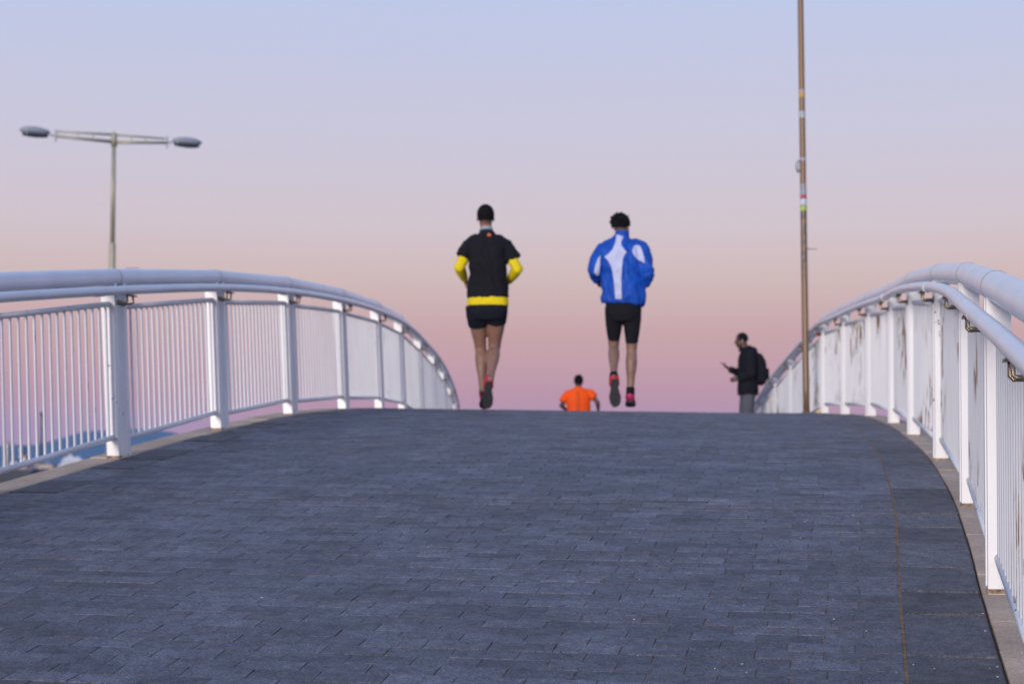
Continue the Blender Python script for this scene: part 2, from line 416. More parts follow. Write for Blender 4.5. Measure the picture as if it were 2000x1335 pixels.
# ------------------------------------------------------------------ railings
NB = 18
TR = .054                     # radius of the big top tube
def baluster_mesh(h, mat, name):
    g = G(); g.loft([(0, 0, 0), (0, 0, h)], [.0085, .0085], n=8, cap=False); me = g.mesh(name, True); me.materials.append(mat); return me
def railing(side, label, js, uoff, lean, mbar):
    root = empty('bridge_railing', surf(UR + uoff, side * W / 2), label=label, cat='railing', group='white railings along the bridge')
    inv = Matrix.Translation(root.location).inverted()
    P = []
    for j in js:
        u = UR + j * S + uoff; p, R = frame(u, side * W / 2)
        t = (surf(u + .1, side * W / 2) - surf(u - .1, side * W / 2)); t = Vector((t.x, t.y, 0)).normalized()
        out = Vector((t.y, -t.x, 0)) * side; up = (Vector((0, 0, 1)) + out * math.tan(lean)).normalized()
        P.append((p - root.location, t, out, up))
    loc = lambda q, o=0.0, h=0.0, s_=0.0: q[0] + q[2] * o + q[3] * h + q[1] * s_
    # posts: two flat plates with a gap, foot plate
    gp = None
    for (p, t, out, up) in P:
        g = G()
        for s_ in (-.074, .074):
            hw0, hw1, th_ = .036, .042, .021
            vs = []
            for hh, hw in ((-.016, hw0), (H - TR * 1.5, hw1)):
                for a, b in ((-1, -1), (1, -1), (1, 1), (-1, 1)):
                    vs.append(p + up * hh + out * (a * hw + (hw - hw0)) + t * (s_ + b * th_))
            g.add(vs, [(0, 1, 5, 4), (1, 2, 6, 5), (2, 3, 7, 6), (3, 0, 4, 7), (4, 5, 6, 7), (3, 2, 1, 0)])
        po = g.obj('post', m_post, root)
        R_ = Matrix((out, t, up)).transposed()
        for s_ in (-.074, .074):
            g = G(); g.box(p + up * -.006 + t * s_, (.039, .024, .008), R_); g.obj('rusty_foot', m_foot, po)
    # top tube: straight lengths with mitred joints and weld seams, one mesh
    top = [loc(q, .005, H - TR) for q in P]
    g = G(); g.loft(top, [TR] * len(top), n=24, side=(0, 0, 1)); o = g.obj('top_tube', m_tube, root, True)
    for i in range(1, len(top) - 1):
        d = (top[i + 1] - top[i - 1]).normalized(); g = G()
        g.loft([top[i] - d * .0035, top[i] + d * .0035], [TR + .0018] * 2, n=24, side=(0, 0, 1)); g.obj('weld_seam', m_weld, root, True)
    # hand rail inside, lower
    hr = []
    for i, q in enumerate(P): hr.append(loc(q, -.095, H - .128))
    fine = []
    for i in range(len(hr) - 1):        # smooth through the points
        p0, p1, p2, p3 = hr[max(i - 1, 0)], hr[i], hr[i + 1], hr[min(i + 2, len(hr) - 1)]
        for k in range(6):
            t_ = k / 6; fine.append(.5 * ((2 * p1) + (p2 - p0) * t_ + (2 * p0 - 5 * p1 + 4 * p2 - p3) * t_ ** 2 + (3 * p1 - p0 - 3 * p2 + p3) * t_ ** 3))
    fine.append(hr[-1])
    g = G(); g.loft(fine, [.0275] * len(fine), n=18, side=(0, 0, 1)); g.obj('hand_rail', m_tube, root, True)
    for i in range(1, len(hr), 2):
        d = (hr[i] - hr[i - 1]).normalized(); c = hr[i] - d * .45; g = G(); g.loft([c - d * .06, c + d * .06], [.0283] * 2, n=18, side=(0, 0, 1)); g.obj('rail_sleeve', m_tube, root, True)
    # brackets: two bent steel rods and a little saddle plate
    for q in P:
        g = G()
        for s_ in (-.045, .045):
            a = loc(q, -.036, H - .205, s_); b = loc(q, -.088, H - .205, s_); c = loc(q, -.095, H - .198, s_); d = loc(q, -.095, H - .158, s_)
            g.loft([a, b, c, d], [.0065] * 4, n=8, side=tuple(q[1]))
        R_ = Matrix((q[1], q[2], q[3])).transposed()
        g.box(loc(q, -.095, H - .159), (.075, .017, .004), R_)
        g.box(loc(q, -.040, H - .205), (.06, .003, .014), R_)
        g.obj('bracket', m_steel, root, True)
    # panels: rails and balusters
    bm_ = baluster_mesh(1.0, mbar, 'baluster')
    for i in range(len(P) - 1):
        a, b = P[i], P[i + 1]
        for hh, r in ((.882, .0165), (.105, .0165)):
            pa, pb = loc(a, .0, hh, .098), loc(b, .0, hh, -.098); g = G(); g.loft([pa, pb], [r, r], n=12, side=(0, 0, 1))
            g.obj('rail', m_post, root, True)
        A0, B0 = loc(a, 0, .105, .1), loc(b, 0, .105, -.1); A1, B1 = loc(a, 0, .882, .1), loc(b, 0, .882, -.1)
        for k in range(NB):
            t_ = (k + .5) / NB; lo_ = A0.lerp(B0, t_); hi_ = A1.lerp(B1, t_)
            d = hi_ - lo_; o = bpy.data.objects.new('baluster', bm_); COL.objects.link(o); o.parent = root
            zq = d.normalized(); xq = a[1] - zq * a[1].dot(zq); xq.normalize(); yq = zq.cross(xq)
            o.matrix_world = Matrix.Translation(lo_ + root.location) @ Matrix((xq, yq, zq * d.length)).transposed().to_4x4()
            o.matrix_local = Matrix.Translation(lo_) @ Matrix((xq, yq, zq * d.length)).transposed().to_4x4()
    return root, P
rr, PR = railing(1, 'white tubular railing right of the runners, its bars peeling to rust', range(-3, 13), 0.0, rad(.6), m_paintR)
rl, PLs = railing(-1, 'white tubular railing left of the runners, with the double lamp behind it', range(-3, 13), Q[15], rad(2.6), m_paintL)
# small purple scribble on the left tube
m_ink = M('purple_ink', (.22, .08, .42), .5)
g = G(); c = at(258, 523, 10.35)
for k in range(5):
    x0 = -.035 + k * .016; g.loft([c + Vector((x0, 0, -.004)), c + Vector((x0 + .006, -.002, .003)), c + Vector((x0 + .012, -.001, -.003))], [.0018] * 3, n=6)
o = g.obj('graffiti', m_ink, rl, loc=-rl.location)
for (x, y, d, c, l) in ((1598, 653, 20.2, (.35, .02, .02), 'small red tag hanging on the railing just right of the tall pole'),
                     (1687, 623, 17.6, (.16, .02, .03), 'small dark red tag on the upper rail, farther right from the tall pole')):
    g = G(); p = at(x, y, d); g.box((0, 0, 0), (.02, .012, .018)); g.loft([(-.011, 0, .016), (-.011, 0, .03), (0, 0, .037), (.011, 0, .03), (.011, 0, .016)], [.003] * 5, n=6)
    tag(g.obj('red_tag', M('red_tag', c, .5), loc=p), l, 'tag')

# specks of paper and chewing gum on the paving
g = G(); rs = random.Random(5)
spk = [(40, 902), (510, 1167), (1010, 941), (1655, 1022), (1640, 1022), (1540, 1019), (1471, 1066), (1545, 1016), (1730, 985), (1702, 840), (1610, 785)]
for _ in range(26):
    spk.append((rs.uniform(1200, 1900), rs.uniform(960, 1330)))
for _ in range(10): spk.append((rs.uniform(1860, 1940), rs.uniform(1230, 1330)))
def on_deck(x, y):
    best = None
    lo_, hi_ = 3.0, 19.0
    for _ in range(30):
        mid = (lo_ + hi_) / 2; p = at(x, y, mid)
        u = float(np.interp(mid, Yc, us)); t = float(np.interp(u, us, th)); w = (p.x - float(np.interp(u, us, Xc))) / math.cos(t)
        u -= -w * math.sin(t) / math.cos(t) * 1.0
        s = surf(u, w)
        if p.z < s.z: hi_ = mid
        else: lo_ = mid
    return u, w
for (x, y) in spk:
    if y < 830: continue
    u, w = on_deck(x, y)
    if abs(w) > WE: continue
    p, R = frame(u, w); r = rs.uniform(.001, .003); n_ = 6
    pts = [p + R @ Vector((math.cos(a) * r * rs.uniform(.7, 1.5), math.sin(a) * r * rs.uniform(.6, 1.2), .0022)) for a in [2 * math.pi * k / n_ for k in range(n_)]]
    g.add(pts + [q - R.col[2] * .0018 for q in pts], [tuple(range(n_))] + [(k, k + n_, (k + 1) % n_ + n_, (k + 1) % n_) for k in range(n_)])
tag(g.obj('litter_specks', M('litter_white', (.55, .56, .6), .7)), 'tiny white specks of litter scattered over the paving', 'litter', kind='stuff')

# ------------------------------------------------------------------ bridge supports, water, quay, hill, haze
for k, u in enumerate((-14, 4, 22, 40)):
    g = G(); q = surf(u, 0); t = float(np.interp(u, us, th)); R = Matrix.Rotation(-t, 3, 'Z')
    g.box((q.x, q.y, (q.z - .74) / 2 - 1), (1.5, .35, (q.z - .74) / 2 + 1), R); g.obj('bridge_pier', m_conc, deck)
m_water = M('harbour_water', (.02, .09, .20), .18, spec=.5, bump=.6, bscale=.6)
g = G(); R_ = 14000
g.v = [(-R_, -2000, 0), (R_, -2000, 0), (R_, R_, 0), (-R_, R_, 0)]; g.f = [(0, 1, 2, 3)]
tag(g.obj('water', m_water), kind='structure')
m_quay = M('quay_concrete', (.22, .20, .18), .9, noise_amt=.2, nscale=.4)
g = G(); g.box((-18, 70, .9), (12, 45, 1.1)); tag(g.obj('quay', m_quay), kind='structure')
g = G(); g.box((-330, 1180, .7), (110, 260, .9)); tag(g.obj('far_quay', m_quay), kind='structure')
# hill
m_hill = M('hill_scrub_haze_tint', (.06, .13, .20), .95, noise_amt=.5, nscale=.02)  # blue of the distance haze painted into the scrub's base colour
ridge = [(-2600, 885), (-1500, 872), (-700, 866), (-200, 868), (0, 870), (20, 867), (60, 870), (85, 865), (103, 861), (120, 853), (135, 850), (150, 846), (165, 841), (180, 841), (215, 838),
         (245, 837), (275, 838.5), (310, 842), (348, 846), (380, 856), (450, 868), (560, 878), (800, 886), (1100, 889), (1500, 887), (2000, 890), (3000, 892), (4600, 898)]
g = G(); rh = random.Random(9); NXh = 260; NYh = 14
for i in range(NXh + 1):
    x = ridge[0][0] + (ridge[-1][0] - ridge[0][0]) * (i / NXh); yy = float(np.interp(x, [a for a, b in ridge], [b for a, b in ridge]))
    for j in range(NYh + 1):
        t = j / NYh; Yd = 5000 + 1600 * (t - .5) * 2; rz = at(x, yy, 5000).z
        hgt = rz * max(0.0, math.cos((t - .5) * math.pi)) ** .8
        px = (x - 1000) / FPX * Yd
        hgt *= 1 + .10 * noise.noise(Vector((px * .004, Yd * .004, 0))) * (1 if abs(t - .5) > .05 else .3)
        g.v.append((px, Yd, hgt - 1.5))
for i in range(NXh):
    for j in range(NYh):
        a = i * (NYh + 1) + j; g.f.append((a, a + NYh + 1, a + NYh + 2, a + 1))
tag(g.obj('hill', m_hill, smooth=True), kind='structure')
# far harbour things seen through the left railing
def tower_block(x0, x1, ytop, Y, depth, wall, label, name='harbour_building', floors=5, cols=3, roof=None, glass=None):
    a, b = at(x0, ytop, Y), at(x1, ytop, Y); w = b.x - a.x; h = a.z - 1.5
    root = empty(name, ((a.x + b.x) / 2, Y + depth / 2, 1.5), label=label, cat='building')
    g = G(); g.box((0, 0, h / 2), (w / 2, depth / 2, h / 2)); g.obj('wall', wall, root)
    g = G(); g.box((0, 0, h + .25), (w / 2 + .3, depth / 2 + .3, .25)); g.obj('roof', roof or m_roof, root)
    for i in range(floors):
        for j in range(cols):
            cx = -w / 2 + w * (j + .5) / cols; cz = h * (i + .5) / floors; ww, hh = w / cols * .28, h / floors * .28
            g = G(); g.box((cx, -depth / 2 - .02, cz), (ww, .05, hh)); g.obj('window', glass or m_glass, root)
    return root
m_roof = M('roof_grey', (.20, .19, .20), .8); m_glass = M('window_glass', (.04, .05, .07), .15, spec=.8)
m_beige = M('wall_beige', (.50, .40, .30), .85, noise_amt=.1, nscale=.5); m_pale = M('wall_pale', (.72, .71, .72), .8, noise_amt=.1, nscale=.5)
m_dark = M('wall_dark', (.035, .035, .042), .7, noise_amt=.4, nscale=.3); m_red = M('red_paint', (.22, .04, .05), .6)
tower_block(6, 15, 864, 1000, 3, m_beige, 'slim beige tower far off, seen between the leftmost railing bars', floors=6, cols=1)
tower_block(36, 46, 872, 1040, 4, m_dark, 'narrow dark tower beyond the harbour, just left of the red mast', floors=5, cols=1)
tower_block(20, 33, 902, 980, 6, m_pale, 'low pale harbour house right of the slim beige tower', floors=2, cols=2)
tower_block(41, 50, 890, 950, 5, m_beige, 'small sunlit beige house at the foot of the narrow dark tower', floors=2, cols=1)
tower_block(62, 72, 901, 1000, 6, m_pale, 'small white house right of the red mast on the far quay', floors=2, cols=2)
tower_block(-90, 62, 917, 720, 30, m_dark, 'long dark warehouse behind the foot of the left railing', 'warehouse', floors=1, cols=9, glass=m_dark)
tower_block(64, 102, 907, 960, 12, m_beige, 'low brownish quay shed between the red mast and the water', 'quay_shed', floors=1, cols=4)
r0 = empty('tall_column', (at(80, 900, 1300).x, 1300, 1.5), label='tall thin monument column with a capped top far behind the left railing', cat='column')
g = G(); h = at(80, 812, 1300).z - 1.5; g.loft([(0, 0, 0), (0, 0, h)], [1.0, .75], n=12); g.obj('shaft', m_dark, r0)
g = G(); g.loft([(0, 0, h), (0, 0, h + .8), (0, 0, h + 1.6), (0, 0, h + 3.2)], [1.0, 1.7, 1.5, .3], n=12); g.obj('capital', m_dark, r0)
r0 = empty('red_mast', (at(58, 900, 1000).x, 1000, 1.5), label='dark red lattice mast standing on the far quay', cat='mast')
g = G(); h = at(58, 864, 1000).z - 1.5
for sx in (-.5, .5):
    for sy in (-.5, .5): g.loft([(sx, sy, 0), (sx * .8, sy * .8, h)], [.16, .12], n=6)
for k in range(12):
    z0, z1 = h * k / 12, h * (k + 1) / 12; s = 1 if k % 2 else -1
    g.loft([(-.5 * s, -.5, z0), (.5 * s, -.5, z1)], [.1, .1], n=5); g.loft([(-.5 * s, .5, z0), (.5 * s, .5, z1)], [.1, .1], n=5)
g.obj('lattice', m_red, r0)
g = G(); g.loft([(0, 0, h), (0, 0, h + 2.5)], [.12, .05], n=6); g.obj('aerial', m_red, r0)
for k, (x, yt, l) in enumerate(((48, 893, 'white sailing mast left of the red mast'), (69, 889, 'white sailing mast just right of the red mast'), (93, 893, 'white sailing mast near the right end of the quay shed'))):
    r0 = empty('moored_sailboat', (at(x, 900, 850).x, 850, 0), label='small moored sailboat with ' + l, cat='boat', group='sailboats moored at the far quay')
    g = G(); g.loft([(-4, 0, .6), (-2.5, 0, .55), (0, 0, .5), (2.5, 0, .5), (4.2, 0, .7)], [(.9, .4), (1.2, .7), (1.3, .8), (1.1, .7), (.1, .2)], n=10, side=(0, 1, 0)); g.obj('hull', m_pale, r0)
    g = G(); h = at(x, yt, 850).z; g.loft([(0, 0, 1), (0, 0, h)], [.16, .1], n=6); g.obj('mast', m_pale, r0)
    g = G(); g.box((-.6, 0, 1.4), (1.4, .6, .25)); g.obj('cabin', m_pale, r0)
    g = G(); g.loft([(0, 0, 2.4), (-3.4, 0, 2.4)], [.1, .08], n=6); g.obj('boom', m_pale, r0)
# long white ferry on the water
FY = 3200.0
r0 = empty('white_ferry', (at(146, 900, FY).x, FY, 0), label='long white ferry on the blue water, seen under the left railing', cat='ship')
wf = 62 / FPX * FY / 2
g = G(); g.loft([(-wf, 0, 4), (-wf * .85, 0, 3), (wf * .8, 0, 3), (wf, 0, 5.5)], [(5, 3), (7, 4), (7, 4), (.6, 1)], n=12, side=(0, 1, 0)); g.obj('hull', m_pale, r0)
g = G(); g.box((-2, 0, 10), (wf * .72, 6, 4)); g.box((-4, 0, 16.5), (wf * .5, 5, 2.52)); g.obj('superstructure', m_pale, r0)
g = G(); g.box((-2, -6.1, 10), (wf * .68, .12, .7)); g.obj('window_band', m_glass, r0)
g = G(); g.box((-8, 0, 21.5), (3, 3, 2.5)); g.obj('funnel', m_pale, r0)
# warm pale building whose edge shows under the right railing
m_gold = M('wall_ochre', (.80, .52, .22), .8, noise_amt=.1, nscale=.5)
tower_block(1574, 1609, 797, 520, 12, m_gold, 'ochre building glimpsed under the right railing, next to the tall pole', floors=5, cols=3)

# ------------------------------------------------------------------ double arm street lamp
m_lamp = M('lamp_metal', (.36, .35, .27), .5, .3, noise_amt=.12, nscale=5); m_lampg = M('lamp_grey', (.42, .44, .47), .45, .2)
m_lens = M('lamp_lens', (.05, .06, .08), .2, spec=.7); m_head = M('lamp_hood', (.26, .30, .35), .4)
LY = 45.0; base = at(219, 520, LY); ztop = at(219, 262, LY).z; zb = 2.0
lamp = empty('street_lamp', (base.x, LY, zb), label='tall double arm street lamp with two long flat heads behind the left railing', cat='street lamp')
zs = at(219, 474, LY).z - zb; zt = ztop - zb
g = G(); g.loft([(0, 0, 0), (0, 0, .3), (0, 0, zs - .05), (0, 0, zs)], [.13, .095, .082, .07], n=16); g.obj('pole_base', m_lamp, lamp, True)
g = G(); g.loft([(0, 0, zs - .02), (0, 0, zt)], [.062, .052], n=14); g.obj('pole', m_lamp, lamp, True)
g = G(); g.loft([(0, 0, zt - .32), (0, 0, zt), (0, 0, zt + .05)], [.075, .075, .03], n=14); g.obj('cap', m_lamp, lamp, True)
ad = Vector((2.72, 1.02, 0)); ad_n = ad.normalized()
for s in (-1, 1):
    e = ad_n * s * 1.42
    def ap(x, y):
        """point on the arm plane seen at a photo pixel"""
        t = 0
        for _ in range(8):
            p = at(x, y, LY + ad_n.y * t); t = (p.x - base.x) / ad_n.x
        p = at(x, y, LY + ad_n.y * t)
        return p - Vector((base.x, LY, zb))
    if s < 0: U_, D_, A_, N_ = ap(220, 263), ap(220, 277), (112, 257, 109, 266), (97, 263)
    else: U_, D_, A_, N_ = ap(220, 263), ap(220, 278), (322, 271, 326, 279), (337, 278)
    a, b = ap(A_[0], A_[1]), ap(A_[2], A_[3])
    arm = G(); arm.loft([U_, a], [.032, .022], n=8); arm.loft([D_, b], [.045, .036], n=10); o = arm.obj('arm', m_lamp, lamp, True)
    for t in (.35, .62):
        q = G(); q.loft([U_.lerp(a, t), D_.lerp(b, t)], [.016, .016], n=6); q.obj('strut', m_lamp, o)
    q = G(); q.loft([b + Vector((0, 0, .16)), b - Vector((0, 0, .14))], [.03, .022], n=8); q.obj('clamp', m_lampg, lamp)
    n_ = ap(*N_); q = G(); q.loft([b, n_], [.026, .026], n=8); q.obj('neck', m_lampg, lamp)
    far_ = ap(38, 257) if s < 0 else ap(394, 283)
    d = (far_ - n_); ln = d.length; d.normalize(); sd_ = Vector((-ad_n.y, ad_n.x, 0)); upv = d.cross(sd_) if d.cross(sd_).z > 0 else -d.cross(sd_)
    prof = [(0, .05, .045), (.06, .10, .07), (.2, .14, .10), (.45, .16, .125), (.7, .15, .115), (.9, .11, .08), (1, .03, .03)]
    hg = G(); hg.loft([n_ + d * ln * t + upv * (.04 + b_ * .15) for t, a_, b_ in prof], [(a_, b_ * .85) for t, a_, b_ in prof], n=14, side=tuple(sd_)); ho = hg.obj('lamp_head', m_head, lamp, True)
    hg = G(); hg.loft([n_ + d * ln * t - upv * .035 for t, a_, b_ in prof[1:-1]], [(a_ * .93, b_ * .6) for t, a_, b_ in prof[1:-1]], n=14, side=tuple(sd_)); hg.obj('lens', m_lens, ho, True)

# ------------------------------------------------------------------ tall weathered pole on the bridge
def pole_mat():
    m = M('weathered_pole', (.24, .16, .10), .45, .25); nt = m.node_tree; L = nt.links; b = nt.nodes['Principled BSDF']
    tcn = nt.nodes.new('ShaderNodeTexCoord'); sp = nt.nodes.new('ShaderNodeSeparateXYZ'); L.new(tcn.outputs['Object'], sp.inputs[0])
    v = nt.nodes.new('ShaderNodeVectorMath'); v.operation = 'MULTIPLY'; v.inputs[1].default_value = (25, 25, 14); L.new(tcn.outputs['Object'], v.inputs[0])
    n = nt.nodes.new('ShaderNodeTexNoise'); n.inputs['Scale'].default_value = 1; n.inputs['Detail'].default_value = 6; L.new(v.outputs[0], n.inputs['Vector'])
    ab = nt.nodes.new('ShaderNodeMath'); ab.operation = 'SUBTRACT'; ab.inputs[1].default_value = 2.0; L.new(sp.outputs['Z'], ab.inputs[0]); ab2 = nt.nodes.new('ShaderNodeMath'); ab2.operation = 'ABSOLUTE'; L.new(ab.outputs[0], ab2.inputs[0])
    lo_ = nt.nodes.new('ShaderNodeMapRange'); lo_.inputs['From Min'].default_value = .3; lo_.inputs['From Max'].default_value = .75; lo_.inputs['To Min'].default_value = .12; lo_.inputs['To Max'].default_value = -.16
    L.new(ab2.outputs[0], lo_.inputs[0]); ad_ = nt.nodes.new('ShaderNodeMath'); L.new(n.outputs[0], ad_.inputs[0]); L.new(lo_.outputs[0], ad_.inputs[1])
    q = nt.nodes.new('ShaderNodeMapRange'); q.inputs['From Min'].default_value = .56; q.inputs['From Max'].default_value = .62; L.new(ad_.outputs[0], q.inputs[0])
    mx = nt.nodes.new('ShaderNodeMixRGB'); L.new(q.outputs[0], mx.inputs[0]); mx.inputs[1].default_value = (.21, .135, .085, 1); mx.inputs[2].default_value = (.09, .085, .09, 1)
    L.new(mx.outputs[0], b.inputs['Base Color']); return m
PY = 20.2; pt, pb = at(1563.5, 0, PY), at(1575, 806, PY)
ub = float(np.interp(PY, Yc, us)); gz = surf(ub, (pb.x - float(np.interp(ub, us, Xc)))).z
dirp = (pt - pb).normalized(); foot = pb - dirp * ((pb.z - gz) / dirp.z)
pole = empty('tall_pole', foot, label='tall thin brown weathered pole with stickers rising beside the right railing', cat='pole')
zq = dirp; PH = 9.0
g = G(); n_ = 30; g.loft([zq * (PH * k / n_) for k in range(n_ + 1)], [.0385 - .010 * k / n_ for k in range(n_ + 1)], n=18); g.obj('shaft', pole_mat(), pole, True)
g = G(); g.loft([Vector((0, 0, .0)), Vector((0, 0, .02)), Vector((0, 0, .022)), Vector((0, 0, .03))], [.060, .060, .05, .045], n=16); g.obj('base_plate', m_steel, pole, True)
def pz(y): return (at(1570, y, PY).z - foot.z) / zq.z
for (y0, y1, c, l) in ((382, 388, (.45, .04, .08), 'red band sticker'), (389, 401, (.50, .60, .70), 'pale blue sticker'), (403, 412, (.35, .50, .06), 'green and yellow sticker'), (360, 381, (.30, .30, .36), 'torn grey sticker'),
                       (309, 314, (.35, .38, .50), 'grey blue sticker'), (176, 182, (.45, .30, .34), 'faded pink sticker'), (183, 190, (.50, .34, .05), 'orange sticker'), (218, 231, (.38, .42, .46), 'pale grey sticker')):
    a, b = pz(y1), pz(y0); r = .0400 - .010 * (a + b) / 2 / PH; g = G(); vs = []
    for zz in (a, b):
        for k in range(13):
            w = math.pi * (1.02 + .96 * k / 12); vs.append(zq * zz + Vector((math.cos(w) * r, math.sin(w) * r, 0)))
    vs += [v * 1 - Vector((v.x - zq.x * v.z, v.y - zq.y * v.z, 0)) * .02 for v in vs]
    g.add(vs, [(k, k + 1, k + 14, k + 13) for k in range(12)]); o = g.obj('sticker', M('sticker', c, .5, noise_amt=.4, nscale=60), pole, True); o['label'] = l
g = G(); c = zq * pz(325) + Vector((-.045, -.01, 0)); g.loft([c + Vector((0, 0, -.07)), c + Vector((-.018, 0, -.045)), c + Vector((-.024, 0, .0)), c + Vector((-.018, 0, .045)), c + Vector((0, 0, .07))], [(.012, .03), (.016, .045), (.018, .05), (.016, .045), (.012, .03)], n=12, side=(1, 0, 0)); g.obj('junction_cover', m_lampg, pole, True)
g = G(); c = zq * pz(486); g.loft([c + Vector((.03, 0, 0)), c + Vector((.14, 0, 0))], [.006, .004], n=6); g.obj('wire_tie', m_steel, pole)

# ------------------------------------------------------------------ people
def skin(name, c): return M(name, c, .5, noise_amt=.12, nscale=25)
def fabric(name, c, rough=.85, na=.08): return M(name, c, rough, spec=.2, noise_amt=na, nscale=14, bump=.25, bscale=500, sheen=.0)
def head_into(g, c, yaw=0.0, tilt=0.0, s=1.0):
    """skull, jaw, nose, lips, brow, ears round centre c; face towards +Y before yaw"""
    R = Matrix.Rotation(yaw, 3, 'Z') @ Matrix.Rotation(tilt, 3, 'X'); V = lambda x, y, z: c + R @ (Vector((x, y, z)) * s)
    g.ball(V(0, -.012, .025), (.074 * s, .092 * s, .088 * s), R, 20, 14)
    g.ball(V(0, .022, -.035), (.060 * s, .066 * s, .078 * s), R, 18, 12)
    g.ball(V(0, .062, -.088), (.028 * s, .022 * s, .020 * s), R)
    g.loft([V(0, .078, .018), V(0, .098, -.010), V(0, .108, -.030), V(0, .085, -.036)], [(.009 * s, .008 * s), (.012 * s, .012 * s), (.016 * s, .012 * s), (.012 * s, .006 * s)], n=10, side=tuple(R @ Vector((1, 0, 0))))
    g.ball(V(0, .082, -.058), (.024 * s, .012 * s, .007 * s), R); g.ball(V(0, .080, -.068), (.021 * s, .012 * s, .007 * s), R)
    for q in (-1, 1):
        g.ball(V(q * .076, -.012, -.010), (.008 * s, .018 * s, .032 * s), R); g.ball(V(q * .032, .070, .030), (.022 * s, .012 * s, .008 * s), R)
    return R, V
def eyes(V, s, root, mat, body):
    for q in (-1, 1):
        g = G(); g.ball(V(q * .031, .068, .010), .0105 * s); g.obj('eye', mat, body, True)
def hand_into(g, w, d, side, curl=1.0, s=1.0):
    """palm, four bent fingers of unequal length and a thumb; d = direction of the palm, side = towards the thumb"""
    d = Vector(d).normalized(); side = Vector(side); side = (side - d * side.dot(d)).normalized(); n = d.cross(side)
    g.loft([w - d * .02, w + d * .01, w + d * .05, w + d * .085], [(.022 * s, .018 * s), (.026 * s, .016 * s), (.036 * s, .015 * s), (.036 * s, .012 * s)], n=12, side=tuple(side))
    for k, ln in enumerate((.070, .078, .073, .058)):
        b = w + d * .078 + side * (.027 - .018 * k); p = [b]
        for j in range(1, 4):
            a = curl * .75 * j; p.append(p[-1] + (d * math.cos(a) + n * math.sin(a)) * ln / 3)
        g.loft([p[0] - d * .015] + p, [.0085 * s, .0088 * s, .0082 * s, .0076 * s, .0062 * s], n=8)
    b = w + d * .02 + side * .024; g.loft([b - side * .01, b + side * .018 + d * .022, b + side * .020 + d * .045 + n * .012 * curl, b + side * .010 + d * .062 + n * .022 * curl], [.012 * s, .011 * s, .010 * s, .008 * s], n=8)
def leg_into(g, hip, knee, ank, s=1.0):
    h, k, a = Vector(hip), Vector(knee), Vector(ank)
    g.loft([h + Vector((0, 0, .04)), h.lerp(k, .2), h.lerp(k, .5), h.lerp(k, .8), k], [.088 * s, .088 * s, .077 * s, .060 * s, .055 * s], n=16)
    g.ball(k, .055 * s)
    back = Vector((0, -1, 0)); m1 = k.lerp(a, .28); sh = (a - k).normalized(); b = (back - sh * back.dot(sh)).normalized()
    g.loft([k - sh * .02, m1 + b * .014, k.lerp(a, .45) + b * .010, k.lerp(a, .7), a], [.050 * s, .059 * s, .054 * s, .040 * s, .034 * s], n=16)
    g.ball(a, .036 * s)
def arm_into(g, sh, el, wr, s=1.0):
    S_, E, W_ = Vector(sh), Vector(el), Vector(wr)
    g.ball(S_, .056 * s); g.loft([S_, S_.lerp(E, .35), S_.lerp(E, .75), E], [.052 * s, .048 * s, .041 * s, .039 * s], n=14); g.ball(E, .040 * s)
    g.loft([E, E.lerp(W_, .3), E.lerp(W_, .7), W_], [.039 * s, .041 * s, .032 * s, .026 * s], n=14)
def torso_into(g, rings):
    """rings: (x, y, z, half width, half depth)"""
    g.loft([(x, y, z) for x, y, z, a, b in rings], [(a, b) for x, y, z, a, b in rings], n=28, side=(1, 0, 0), power=2.4)
def shoe(root, ank, heel, toe, soln, up_m, sole_m, acc_m, sc=1.0):
    heel, toe, soln = Vector(heel), Vector(toe), Vector(soln); d = (toe - heel); ln = d.length; d.normalize()
    soln = (soln - d * soln.dot(d)).normalized(); sd_ = d.cross(soln)
    prof = [(0, .026, .030), (.06, .036, .042), (.25, .038, .046), (.45, .037, .038), (.68, .050, .030), (.86, .046, .024), (.97, .028, .016), (1.0, .012, .010)]
    g = G(); g.loft([heel + d * ln * t - soln * (b * .95) for t, a, b in prof], [(a * .95 * sc, b) for t, a, b in prof], n=16, side=tuple(sd_))
    # collar round the ankle
    c0 = heel + d * ln * .20 - soln * .05; up_ = (Vector(ank) - c0); up_.normalize()
    g.loft([c0, c0 + up_ * .03, Vector(ank) + up_ * .0], [(.038 * sc, .048), (.038 * sc, .046), (.039, .041)], n=14, side=tuple(sd_))
    o = g.fuse('shoe', up_m, root, .006, 2)
    g = G(); pts = [(.10, .020), (.16, .026), (.28, .030), (.45, .034), (.68, .052), (.86, .047), (.96, .033), (1.0, .018)]
    vs = []
    for zz in (0.014, -.014):
        for t, a in pts: vs.append(heel + d * (ln * t + (.006 if t == 1 else 0)) + sd_ * a * sc + soln * zz)
        for t, a in reversed(pts): vs.append(heel + d * (ln * t) - sd_ * a * sc * .94 + soln * zz)
    n = 16; g.add(vs, [tuple(range(n)), tuple(range(2 * n - 1, n - 1, -1))] + [(k, k + n, (k + 1) % n + n, (k + 1) % n) for k in range(n)])
    g.obj('sole', sole_m, o)
    if acc_m:                     # coloured heel counter wrapping the back of the shoe
        g = G(); prof2 = [(-.02, .020, .026), (.0, .030, .034), (.06, .039, .043), (.22, .043, .047), (.36, .041, .043)]; g.loft([heel + d * (ln * t) - soln * (b * .93) for t, a, b in prof2], [(a * sc + .002, b + .002) for t, a, b in prof2], n=16, side=tuple(sd_)); g.obj('heel_counter', acc_m, o, True)
        for q in (.15, .33, .55, .75):
            g = G(); g.box(heel + d * ln * q + soln * .0155, (.028 * sc, .006, .0025), Matrix((sd_, d, soln)).transposed()); g.obj('tread', sole_m, o)
    return o
